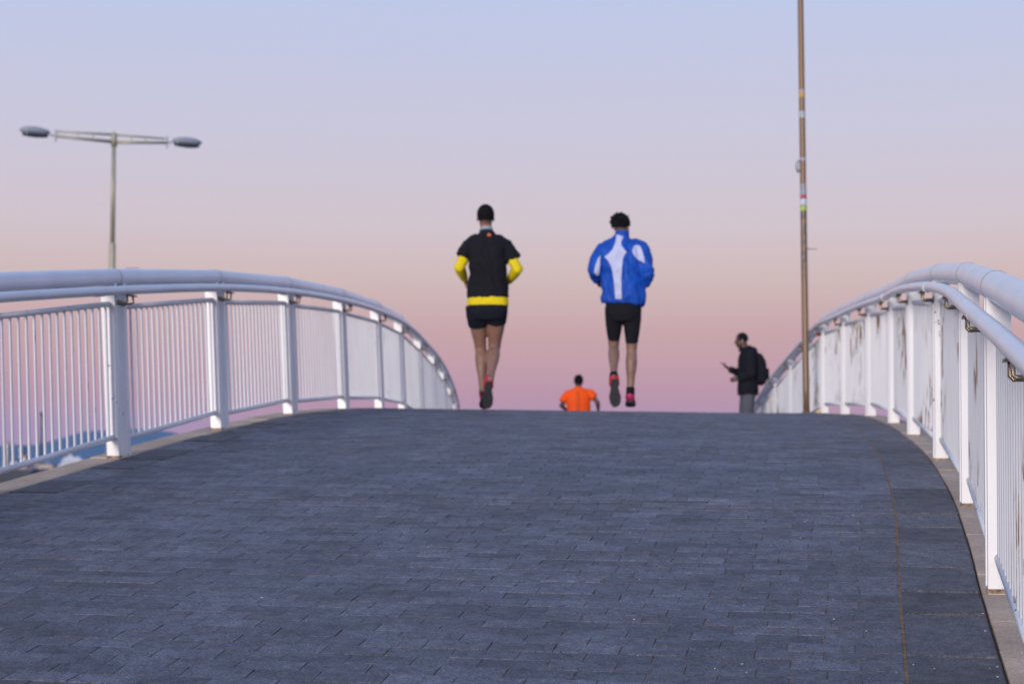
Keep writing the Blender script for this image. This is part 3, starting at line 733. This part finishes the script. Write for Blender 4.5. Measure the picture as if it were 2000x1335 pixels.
def hair_cap(V, R, s, mat, parent, low=-.045, th_=.010, fluff=0.0, seed=0):
    """hair as a shell over the skull, cut off at the hairline"""
    g = G(); g.ball(V(0, -.020, .030), ((.074 + th_) * s, (.090 + th_) * s, (.088 + th_) * s), R, 28, 20); g.ball(V(0, -.050, -.020), (.064 * s, .052 * s, .062 * s), R, 18, 12)
    if fluff:
        r = random.Random(seed)
        for _ in range(46):
            a = r.uniform(0, 6.28); e = r.uniform(.05, 1.35); dv = Vector((math.cos(a) * math.cos(e), math.sin(a) * math.cos(e) - .25, math.sin(e)))
            b = V(0, -.02, .03) + R @ Vector((dv.x * .080, dv.y * .095, dv.z * .094)) * s
            tip = b + (R @ dv) * r.uniform(.008, fluff) + Vector((r.uniform(-.012, .02), 0, r.uniform(-.01, .01)))
            g.loft([b - (R @ dv) * .02, b, tip], [.016, .013, .004], n=7)
    # keep the face free
    o = g.fuse('hair', mat, parent, .005, 2, .0022, 60, seed)
    bm = bmesh.new(); bm.from_mesh(o.data); Ri = R.inverted(); c = V(0, 0, 0)
    dl = [v for v in bm.verts if (lambda q: (q.y > .045 * s and q.z < .050 * s) or (q.y > -.03 * s and q.z < -.005 * s) or q.z < low * s)(Ri @ (v.co - c))]
    bmesh.ops.delete(bm, geom=dl, context='VERTS'); bm.to_mesh(o.data); bm.free()
    return o
def patch(name, src, poly, mat, y_side=-1, off=.0035, parent=None, res=.012):
    """cloth panel: outline in (x,z), laid on the surface of src from behind"""
    bm0 = bmesh.new(); bm0.from_mesh(src.data); bvh = BVHTree.FromBMesh(bm0); bm0.free()
    bm = bmesh.new(); dense = []
    for i, (x, z) in enumerate(poly):
        x2, z2 = poly[(i + 1) % len(poly)]; L_ = math.hypot(x2 - x, z2 - z); k = max(1, int(L_ / res))
        for j in range(k): dense.append((x + (x2 - x) * j / k, z + (z2 - z) * j / k))
    vs = [bm.verts.new((x, 0, z)) for x, z in dense]
    for i in range(len(vs)): bm.edges.new((vs[i], vs[(i + 1) % len(vs)]))
    bmesh.ops.triangle_fill(bm, edges=bm.edges[:], use_beauty=True)
    for _ in range(4):
        lg = [e for e in bm.edges if e.calc_length() > res * 1.5]
        if not lg: break
        bmesh.ops.subdivide_edges(bm, edges=lg, cuts=1); bmesh.ops.triangulate(bm, faces=bm.faces[:])
    for v in bm.verts:
        o_ = Vector((v.co.x, y_side * 2, v.co.z)); loc_, n_, _, _ = bvh.ray_cast(o_, Vector((0, -y_side, 0)))
        if loc_ is None: loc_, n_, _, _ = bvh.find_nearest(Vector((v.co.x, y_side * .1, v.co.z)))
        v.co = loc_ + Vector((0, y_side * off, 0)) + n_ * off * .3
    bmesh.ops.recalc_face_normals(bm, faces=bm.faces[:])
    me = bpy.data.meshes.new(name); bm.to_mesh(me); bm.free(); me.polygons.foreach_set('use_smooth', [True] * len(me.polygons))
    return mobj(name, me, mat, parent)
def tube(g, pts, rs, n=16): g.loft(pts, rs, n=n)

m_skin1 = skin('skin_light', (.27, .15, .11)); m_skin2 = skin('skin_tan', (.23, .135, .10)); m_skin3 = skin('skin_dark', (.085, .040, .027)); m_skin4 = skin('skin_brown', (.10, .05, .038))
m_hair = M('black_hair', (.007, .006, .008), .8, spec=.15, noise_amt=.4, nscale=90, bump=.8, bscale=300)
m_black = fabric('black_cloth', (.010, .010, .015)); m_navy = fabric('navy_cloth', (.008, .010, .018)); m_yel = fabric('yellow_cloth', (.78, .62, .012), .7)
m_blue = fabric('blue_cloth', (.008, .075, .44), .55, .14); m_wht = fabric('pale_cloth', (.50, .55, .78), .6); m_shoe = M('shoe_black', (.018, .018, .022), .6); m_sole = M('sole_dark', (.022, .024, .03), .7, bump=.5, bscale=150)
m_redc = M('shoe_red', (.45, .015, .03), .5); m_pinkc = M('shoe_pink', (.50, .03, .14), .5); m_orng = fabric('orange_cloth', (.95, .10, .005), .6, .05); m_grey = fabric('grey_cloth', (.10, .105, .13)); m_eye = M('eye', (.10, .08, .07), .2)
m_logo = M('orange_logo', (.6, .10, .04), .6); m_collar = fabric('grey_collar', (.36, .40, .47)); m_phone = M('phone', (.02, .02, .025), .2)

# --- runner in black T-shirt
def runner_one():
    p = at(948.5, 797, 16.2)
    r = empty('person', p, label='runner in black T-shirt with bright yellow sleeves and waistband, seen from behind', cat='person')
    body = G()
    torso_into(body, [(.02, 0, .80, .12, .085), (.02, 0, .90, .155, .105), (.02, 0, 1.02, .142, .10), (.02, 0, 1.18, .138, .10), (.015, 0, 1.34, .148, .105), (.012, 0, 1.46, .150, .095), (.01, 0, 1.54, .10, .07)])
    body.loft([(.008, -.01, 1.50), (.004, 0, 1.58), (0, .01, 1.66)], [(.06, .058), (.054, .055), (.054, .056)], n=16)
    hc = Vector((-.002, .02, 1.735)); R, V = head_into(body, hc, 0, 0, .98)
    hips = ((-.085, 0, .90), (.10, 0, .90)); kn = ((-.048, .17, .55), (.076, .19, .56)); an = ((-.026, .03, .175), (.040, -.13, .255))
    for i in (0, 1): leg_into(body, hips[i], kn[i], an[i], 1.04 if i else .98)
    sh = ((-.155, 0, 1.46), (.175, 0, 1.46)); el = ((-.238, -.03, 1.275), (.288, -.05, 1.26)); wr = ((-.195, .18, 1.185), (.205, .17, 1.165))
    for i in (0, 1):
        arm_into(body, sh[i], el[i], wr[i], 1.0)
        dd = Vector(wr[i]) - Vector(el[i]) + (Vector((.07, 0, -.10)) if i == 0 else Vector((-.05, 0, -.05))); hand_into(body, Vector(wr[i]) + dd.normalized() * .02, dd, (.2 if i == 0 else -.2, 0, 1), 1.3)
    bo = body.fuse('body', m_skin1, r, .0065, 2)
    eyes(V, .98, r, m_eye, bo); hair_cap(V, R, .98, m_hair, bo, low=-.035, th_=.006, seed=3)
    sh_ = G(); torso_into(sh_, [(.020, 0, 1.005, .186, .132), (.018, 0, 1.10, .176, .128), (.018, 0, 1.22, .166, .128), (.016, 0, 1.36, .172, .130), (.012, 0, 1.44, .188, .120), (.010, 0, 1.50, .178, .105), (.008, 0, 1.545, .130, .088), (.007, 0, 1.58, .086, .074), (.006, 0, 1.60, .066, .064)])
    tube(sh_, [(-.10, 0, 1.47), (-.150, 0, 1.465), (-.188, -.01, 1.41), (-.208, -.015, 1.37)], [.060, .066, .064, .063])
    tube(sh_, [(.12, 0, 1.47), (.175, 0, 1.465), (.225, -.015, 1.40), (.255, -.02, 1.35)], [.060, .067, .066, .067])
    for q_, e_ in ((-1, -.165), (1, .195)): sh_.loft([(q_ * .04, 0, 1.545), (e_ * .6, 0, 1.515), (e_, 0, 1.462)], [.055, .058, .060], n=14)
    so_ = sh_.fuse('t_shirt', m_black, r, .0075, 3, .011, 10, 1.0)
    g = G(); g.loft([(.006, 0, 1.575), (.005, .004, 1.622)], [(.072, .070), (.063, .064)], n=20); g.fuse('collar', fabric('teal_black_collar', (.02, .045, .055)), so_, .006, 2)
    g = G(); g.loft([(.005, .004, 1.61), (.004, .006, 1.648)], [(.060, .062), (.057, .060)], n=20); g.fuse('inner_collar', m_collar, so_, .006, 2)
    patch('logo', so_, [(.015, 1.555), (.048, 1.552), (.046, 1.575), (.030, 1.582), (.016, 1.575)], m_logo, parent=so_)
    for i in (0, 1):
        g = G(); S_, E, W_ = Vector(sh[i]), Vector(el[i]), Vector(wr[i])
        g.loft([S_.lerp(E, .52), S_.lerp(E, .75), E], [.050, .048, .047], n=16); g.ball(E, .049); g.loft([E, E.lerp(W_, .35), E.lerp(W_, .75), E.lerp(W_, .97)], [.047, .047, .037, .031], n=16)
        g.fuse('arm_sleeve', m_yel, r, .0065, 2, .002, 22, i * 3.0)
    g = G(); torso_into(g, [(.020, 0, .930, .189, .132), (.020, 0, .995, .184, .128), (.020, 0, 1.03, .165, .11)]); g.fuse('undershirt_hem', m_yel, r, .0075, 2, .0025, 12)
    g = G(); torso_into(g, [(.020, 0, .80, .15, .105), (.020, 0, .86, .178, .124), (.020, 0, .955, .180, .124)])
    for i, (zz) in enumerate((.752, .785)):
        h_, k_ = Vector(hips[i]), Vector(kn[i]); t = (h_.z - zz) / (h_.z - k_.z); e = h_.lerp(k_, t)
        g.loft([h_ + Vector((0, 0, .03)), h_.lerp(e, .5), e], [.098, .098, .086 if i == 0 else .092], n=18)
    g.fuse('shorts', m_navy, r, .0075, 2, .003, 12, 4.0)
    shoe(r, an[1], (.030, -.175, .262), (.018, -.10, .0), (0, -1, -.18), m_shoe, m_sole, m_redc, 1.0)
    shoe(r, an[0], (-.022, .01, .115), (-.005, .20, .012), (0, -.35, -1), m_shoe, m_sole, m_redc)
    return r
# --- runner in blue and white jacket
def runner_two():
    p = at(1218, 794, 16.8)
    r = empty('person', p, label='runner in blue jacket with white back stripe and black knee length tights', cat='person')
    body = G()
    torso_into(body, [(0, 0, .85, .12, .085), (0, 0, .92, .150, .105), (0, 0, 1.04, .140, .10), (-.01, 0, 1.2, .138, .10), (-.02, 0, 1.36, .148, .105), (-.02, 0, 1.47, .145, .095), (-.015, 0, 1.54, .10, .07)])
    body.loft([(-.012, -.01, 1.50), (-.008, 0, 1.58), (-.006, .01, 1.65)], [(.06, .058), (.054, .055), (.054, .056)], n=16)
    hc = Vector((-.010, .015, 1.700)); R, V = head_into(body, hc, rad(-38), 0, .95)
    hips = ((-.085, 0, .90), (.085, 0, .90)); kn = ((-.082, .15, .572), (.082, .07, .540)); an = ((-.100, -.16, .285), (.066, .03, .135))
    for i in (0, 1): leg_into(body, hips[i], kn[i], an[i], .93)
    sh = ((-.185, 0, 1.475), (.165, 0, 1.49)); el = ((-.270, -.06, 1.275), (.222, -.07, 1.235)); wr = ((-.235, .17, 1.21), (.196, .0, 1.120))
    for i in (0, 1):
        arm_into(body, sh[i], el[i], wr[i], .98); dd = (Vector((-.04, .05, -.07)) if i else Vector(wr[i]) - Vector(el[i]) + Vector((.05, 0, -.05))); hand_into(body, Vector(wr[i]), dd, (.15 if i == 0 else -.15, 0, 1), 1.3)
    bo = body.fuse('body', m_skin2, r, .0065, 2)
    eyes(V, .95, r, m_eye, bo); hair_cap(V, R, .97, m_hair, bo, low=-.02, th_=.016, fluff=.016, seed=8)
    j = G(); torso_into(j, [(-.004, 0, .965, .196, .135), (.0, 0, 1.01, .206, .145), (.002, 0, 1.06, .204, .143), (-.012, 0, 1.20, .190, .138), (-.030, 0, 1.34, .188, .138), (-.022, 0, 1.45, .196, .122), (-.015, 0, 1.52, .165, .10), (-.012, 0, 1.575, .10, .078), (-.010, 0, 1.605, .070, .068)])
    tube(j, [(-.10, 0, 1.49), (-.175, 0, 1.47), (-.235, -.03, 1.38), (-.262, -.055, 1.295)], [.075, .078, .072, .064]); j.ball((-.265, -.055, 1.285), .062)
    tube(j, [(-.265, -.055, 1.285), (-.250, .05, 1.245), (-.235, .15, 1.22)], [.060, .055, .044])
    tube(j, [(.10, 0, 1.50), (.165, 0, 1.485), (.200, -.04, 1.37), (.220, -.08, 1.25)], [.078, .082, .074, .062]); j.ball((.221, -.068, 1.24), .061)
    tube(j, [(.221, -.068, 1.236), (.209, -.035, 1.18), (.198, -.008, 1.135)], [.060, .053, .044])
    for q_, e_ in ((-1, -.185), (1, .175)): j.loft([(q_ * .04, 0, 1.545), (e_ * .6, 0, 1.515), (e_, 0, 1.475)], [.058, .064, .068], n=14)
    jo = j.fuse('jacket', m_blue, r, .0075, 3, .013, 9, 5.0)
    g = G(); g.loft([(-.010, 0, 1.59), (-.006, .003, 1.655)], [(.072, .070), (.066, .067)], n=20); g.fuse('collar', m_blue, jo, .006, 2)
    k = lambda q: [((x - 305) / 647, (1250 - y) / 647) for x, y in q]
    patch('back_panel', jo, k([(262, 207), (308, 207), (302, 225), (290, 250), (290, 275), (303, 295), (322, 318), (306, 338), (297, 370), (291, 420), (288, 470), (288, 540), (290, 603), (252, 603), (247, 540), (243, 490), (236, 440), (226, 400), (212, 372), (188, 345), (215, 325), (238, 298), (252, 265), (260, 235)]), m_wht, parent=jo)
    patch('sleeve_panel', jo, k([(357, 300), (366, 278), (385, 270), (404, 276), (416, 300), (427, 345), (433, 386), (412, 372), (392, 362), (372, 345), (360, 325)]), m_wht, parent=jo)
    patch('sleeve_panel', jo, k([(164, 335), (160, 400), (156, 455), (138, 456), (124, 440), (130, 405), (146, 360)]), m_wht, off=.006, parent=jo)
    t = G(); torso_into(t, [(0, 0, .80, .120, .092), (0, 0, .86, .155, .112), (0, 0, .93, .166, .118), (0, 0, 1.02, .165, .118)])
    for i, zz in enumerate((.640, .600)):
        h_, k_ = Vector(hips[i]), Vector(kn[i]); f_ = (h_.z - zz) / (h_.z - k_.z); e = h_.lerp(k_, f_)
        t.loft([h_ + Vector((0, 0, .03)), h_.lerp(e, .3), h_.lerp(e, .7), e], [.088, .085, .071, .057], n=18)
    t.fuse('tights', m_black, r, .0075, 2, .001, 12)
    s1 = shoe(r, an[0], (-.100, -.205, .285), (-.082, -.13, .0), (0, -1, -.2), m_shoe, m_sole, m_redc, 1.1)
    s2 = shoe(r, an[1], (.058, .0, .062), (.085, .24, .018), (0, -.12, -1), m_shoe, m_sole, m_pinkc)
    for i in (0, 1):
        g = G(); a = Vector(an[i]); d_ = (Vector(kn[i]) - a).normalized(); g.loft([a - d_ * .02, a + d_ * (.02 if i == 0 else .05)], [.041, .040], n=14); g.obj('sock', m_black, r, True)
    return r
# --- runner in orange shirt beyond the crest
def runner_three():
    Y = 30.0; ht = at(1130, 733, Y); fz = ht.z - 1.76
    r = empty('person', (ht.x, Y, fz), label='distant person in bright orange T-shirt, only head and shoulders above the bridge crest', cat='person')
    body = G()
    torso_into(body, [(0, 0, .82, .12, .085), (0, 0, .92, .150, .105), (0, 0, 1.04, .135, .10), (0, 0, 1.2, .135, .10), (0, 0, 1.36, .145, .105), (0, 0, 1.46, .145, .095), (0, 0, 1.53, .10, .07)])
    body.loft([(0, -.01, 1.50), (0, 0, 1.57), (0, .01, 1.63)], [(.058, .056), (.052, .053), (.052, .054)], n=16)
    R, V = head_into(body, Vector((0, .015, 1.655)), 0, 0, .92)
    hips = ((-.085, 0, .88), (.085, 0, .88)); kn = ((-.08, .22, .52), (.08, .05, .47)); an = ((-.08, -.05, .20), (.07, -.02, .09))
    for i in (0, 1): leg_into(body, hips[i], kn[i], an[i], .95)
    sh = ((-.18, 0, 1.44), (.19, 0, 1.46)); el = ((-.29, -.04, 1.26), (.315, -.03, 1.31)); wr = ((-.22, .12, 1.20), (.335, .10, 1.18))
    for i in (0, 1):
        arm_into(body, sh[i], el[i], wr[i], .95); dd = Vector(wr[i]) - Vector(el[i]); hand_into(body, Vector(wr[i]), dd, (-.2 if i else .2, 0, 1), 1.3)
    bo = body.fuse('body', m_skin4, r, .0075, 2); eyes(V, .92, r, m_eye, bo); hair_cap(V, R, .92, m_hair, bo, low=-.05, th_=.010, fluff=.012, seed=2)
    s = G(); torso_into(s, [(0, 0, .98, .200, .140), (0, 0, 1.15, .196, .138), (0, 0, 1.34, .200, .140), (0, 0, 1.43, .205, .124), (0, 0, 1.50, .160, .10), (0, 0, 1.545, .095, .078), (0, 0, 1.57, .066, .064)])
    tube(s, [(-.10, 0, 1.46), (-.18, 0, 1.44), (-.235, -.02, 1.37), (-.265, -.03, 1.32)], [.07, .078, .072, .070]); tube(s, [(.10, 0, 1.47), (.19, 0, 1.46), (.235, -.01, 1.42), (.27, -.02, 1.39)], [.07, .078, .072, .068])
    for q_, e_ in ((-1, -.18), (1, .19)): s.loft([(q_ * .04, 0, 1.505), (e_ * .6, 0, 1.475), (e_, 0, 1.425)], [.055, .060, .066], n=14)
    so_ = s.fuse('t_shirt', m_orng, r, .008, 3, .004, 8, 2.0)
    patch('back_seam', so_, [(-.045, 1.50), (.02, 1.50), (.02, 1.02), (-.045, 1.02)], fabric('orange_dark', (.72, .085, .008), .6), parent=so_)
    t = G(); torso_into(t, [(0, 0, .84, .150, .105), (0, 0, .91, .168, .118), (0, 0, 1.0, .165, .118)])
    for i in (0, 1):
        h_, k_ = Vector(hips[i]), Vector(kn[i]); e = h_.lerp(k_, .6); t.loft([h_ + Vector((0, 0, .03)), h_.lerp(e, .5), e], [.092, .090, .080], n=18)
    t.fuse('shorts', m_black, r, .0085, 2)
    shoe(r, an[1], (.06, -.06, .03), (.075, .19, .015), (0, 0, -1), m_shoe, m_sole, None); shoe(r, an[0], (-.08, -.10, .17), (-.08, .02, .02), (0, -.9, -.5), m_shoe, m_sole, None)
    return r
# --- man with a phone, facing left
def phone_man():
    Y = 27.0; ht = at(1380 + 375 / 5.56, 600 + 277 / 5.56, Y); fz = ht.z - 1.78; cx = at(1380 + 440 / 5.56, 700, Y).x
    r = empty('person', (cx, Y, fz), math.pi / 2, label='man in black hooded jacket with black backpack looking at his phone near the right railing', cat='person')
    body = G()      # faces local +Y, which points to the left of the picture
    torso_into(body, [(0, -.01, .84, .12, .085), (0, -.01, .94, .150, .11), (0, -.01, 1.08, .138, .10), (0, -.015, 1.24, .138, .10), (0, -.02, 1.38, .148, .105), (0, -.01, 1.46, .145, .09), (0, .0, 1.53, .10, .07)])
    body.loft([(0, .01, 1.48), (0, .035, 1.56), (0, .06, 1.63)], [(.062, .06), (.056, .058), (.056, .058)], n=16)
    R, V = head_into(body, Vector((0, .085, 1.665)), 0, rad(-8), .98)
    hips = ((-.09, -.01, .90), (.09, -.01, .90)); kn = ((-.10, .02, .49), (.10, .03, .49)); an = ((-.10, -.02, .09), (.10, -.01, .09))
    for i in (0, 1): leg_into(body, hips[i], kn[i], an[i])
    # left arm (x<0, nearest the camera) lower, right arm holds the phone up
    sh = ((-.185, -.02, 1.44), (.185, -.02, 1.44)); el = ((-.23, -.03, 1.14), (.22, .06, 1.17)); wr = ((-.13, .15, 1.075), (.09, .25, 1.235))
    for i in (0, 1): arm_into(body, sh[i], el[i], wr[i])
    hand_into(body, Vector(wr[0]), (.15, 1, -.1), (0, .1, 1), .6); hand_into(body, Vector(wr[1]), (-.2, 1, .55), (-1, 0, .2), .55)
    bo = body.fuse('body', m_skin3, r, .0065, 2); eyes(V, .98, r, m_eye, bo); hair_cap(V, R, .98, m_hair, bo, low=-.02, th_=.003, seed=4)
    g = G(); g.ball(V(-.084, -.004, -.014), .008); g.loft([V(-.086, -.002, -.014), V(-.084, .006, -.04)], [.003, .003], n=6); g.obj('earbud', M('earbud_white', (.8, .8, .8), .3), bo, True)
    j = G(); torso_into(j, [(0, -.01, .845, .19, .152), (0, -.01, .93, .198, .155), (0, -.01, 1.10, .188, .142), (0, -.015, 1.28, .186, .145), (0, -.015, 1.40, .190, .138), (0, -.005, 1.48, .165, .11), (0, .01, 1.54, .10, .085), (0, .02, 1.57, .075, .075)])
    for i, s in ((0, -1), (1, 1)):
        S_, E, W_ = Vector(sh[i]), Vector(el[i]), Vector(wr[i]); tube(j, [(s * .12, 0, 1.46), S_, S_.lerp(E, .5), E], [.075, .080, .074, .066]); j.ball(E, .066); tube(j, [E, E.lerp(W_, .5), W_], [.065, .056, .044])
    jo = j.fuse('jacket', m_black, r, .0075, 3, .006, 8, 9.0)
    g = G(); g.ball((0, -.075, 1.50), (.115, .085, .075)); g.loft([(0, .045, 1.50), (0, .04, 1.555)], [(.095, .09), (.080, .075)], n=18); g.fuse('hood', m_navy, jo, .008, 3, .004, 12, 2)
    t = G(); torso_into(t, [(0, -.01, .80, .155, .115), (0, -.01, .88, .170, .130), (0, -.01, .96, .165, .125)])
    for i in (0, 1):
        h_, k_, a_ = Vector(hips[i]), Vector(kn[i]), Vector(an[i]); t.loft([h_ + Vector((0, 0, .0)), h_.lerp(k_, .5), k_, k_.lerp(a_, .5), a_], [.096, .100, .084, .074, .064], n=18)
    t.fuse('trousers', m_grey, r, .0085, 2, .004, 10)
    for i in (0, 1): shoe(r, an[i], (an[i][0], -.075, .03), (an[i][0], .20, .02), (0, 0, -1), m_shoe, m_sole, None)
    # the backpack and the phone are things of their own
    bp = empty('backpack', r.location - Vector((.03, 0, 0)), math.pi / 2, label='black rounded backpack worn by the man with the phone', cat='backpack')
    g = G(); g.loft([(0, -.205, 1.00), (0, -.225, 1.04), (0, -.235, 1.18), (0, -.225, 1.34), (0, -.20, 1.43), (0, -.17, 1.475)], [(.10, .05), (.145, .085), (.155, .095), (.148, .085), (.115, .06), (.06, .025)], n=24, side=(1, 0, 0), power=2.8)
    g.fuse('bag', m_black, bp, .008, 3)
    g = G(); g.loft([(0, -.335, 1.07), (0, -.335, 1.24)], [(.10, .022), (.095, .018)], n=18, power=3); g.fuse('front_pocket', m_navy, bp, .008, 2)
    for s in (-1, 1):
        g = G(); g.loft([(s * .10, -.15, 1.46), (s * .115, -.06, 1.555), (s * .112, .045, 1.515), (s * .120, .080, 1.40), (s * .140, .085, 1.25), (s * .19, .05, 1.12), (s * .17, -.14, 1.06)], [(.022, .012)] * 7, n=8, side=(1, 0, 0)); g.obj('strap', m_navy, bp, True)
    ph = Vector(wr[1]) + Vector((-.02, 1, .55)).normalized() * .085 + Vector((-.02, .01, .02)); R_ = Matrix.Rotation(rad(32), 3, 'X')
    g = G(); g.box((0, 0, 0), (.036, .075, .004), R_); w = Matrix.Rotation(math.pi / 2, 3, 'Z') @ ph + r.location
    o = g.obj('phone', m_phone, loc=w); o.rotation_euler = (0, 0, math.pi / 2); tag(o, "dark phone held up in the standing man's hand", 'phone')
    return r
runner_one(); runner_two(); runner_three(); phone_man()

# ------------------------------------------------------------------ haze over the harbour
hz = bpy.data.materials.new('haze'); hz.use_nodes = True; nt = hz.node_tree; nt.nodes.clear()
o_ = nt.nodes.new('ShaderNodeOutputMaterial'); pv = nt.nodes.new('ShaderNodeVolumePrincipled')
pv.inputs['Color'].default_value = (.28, .55, 1, 1); pv.inputs['Density'].default_value = .00011; pv.inputs['Anisotropy'].default_value = .0
nt.links.new(pv.outputs[0], o_.inputs['Volume'])
g = G(); g.box((0, 3300, 79), (7600, 3700, 81)); tag(g.obj('haze', hz), kind='stuff')
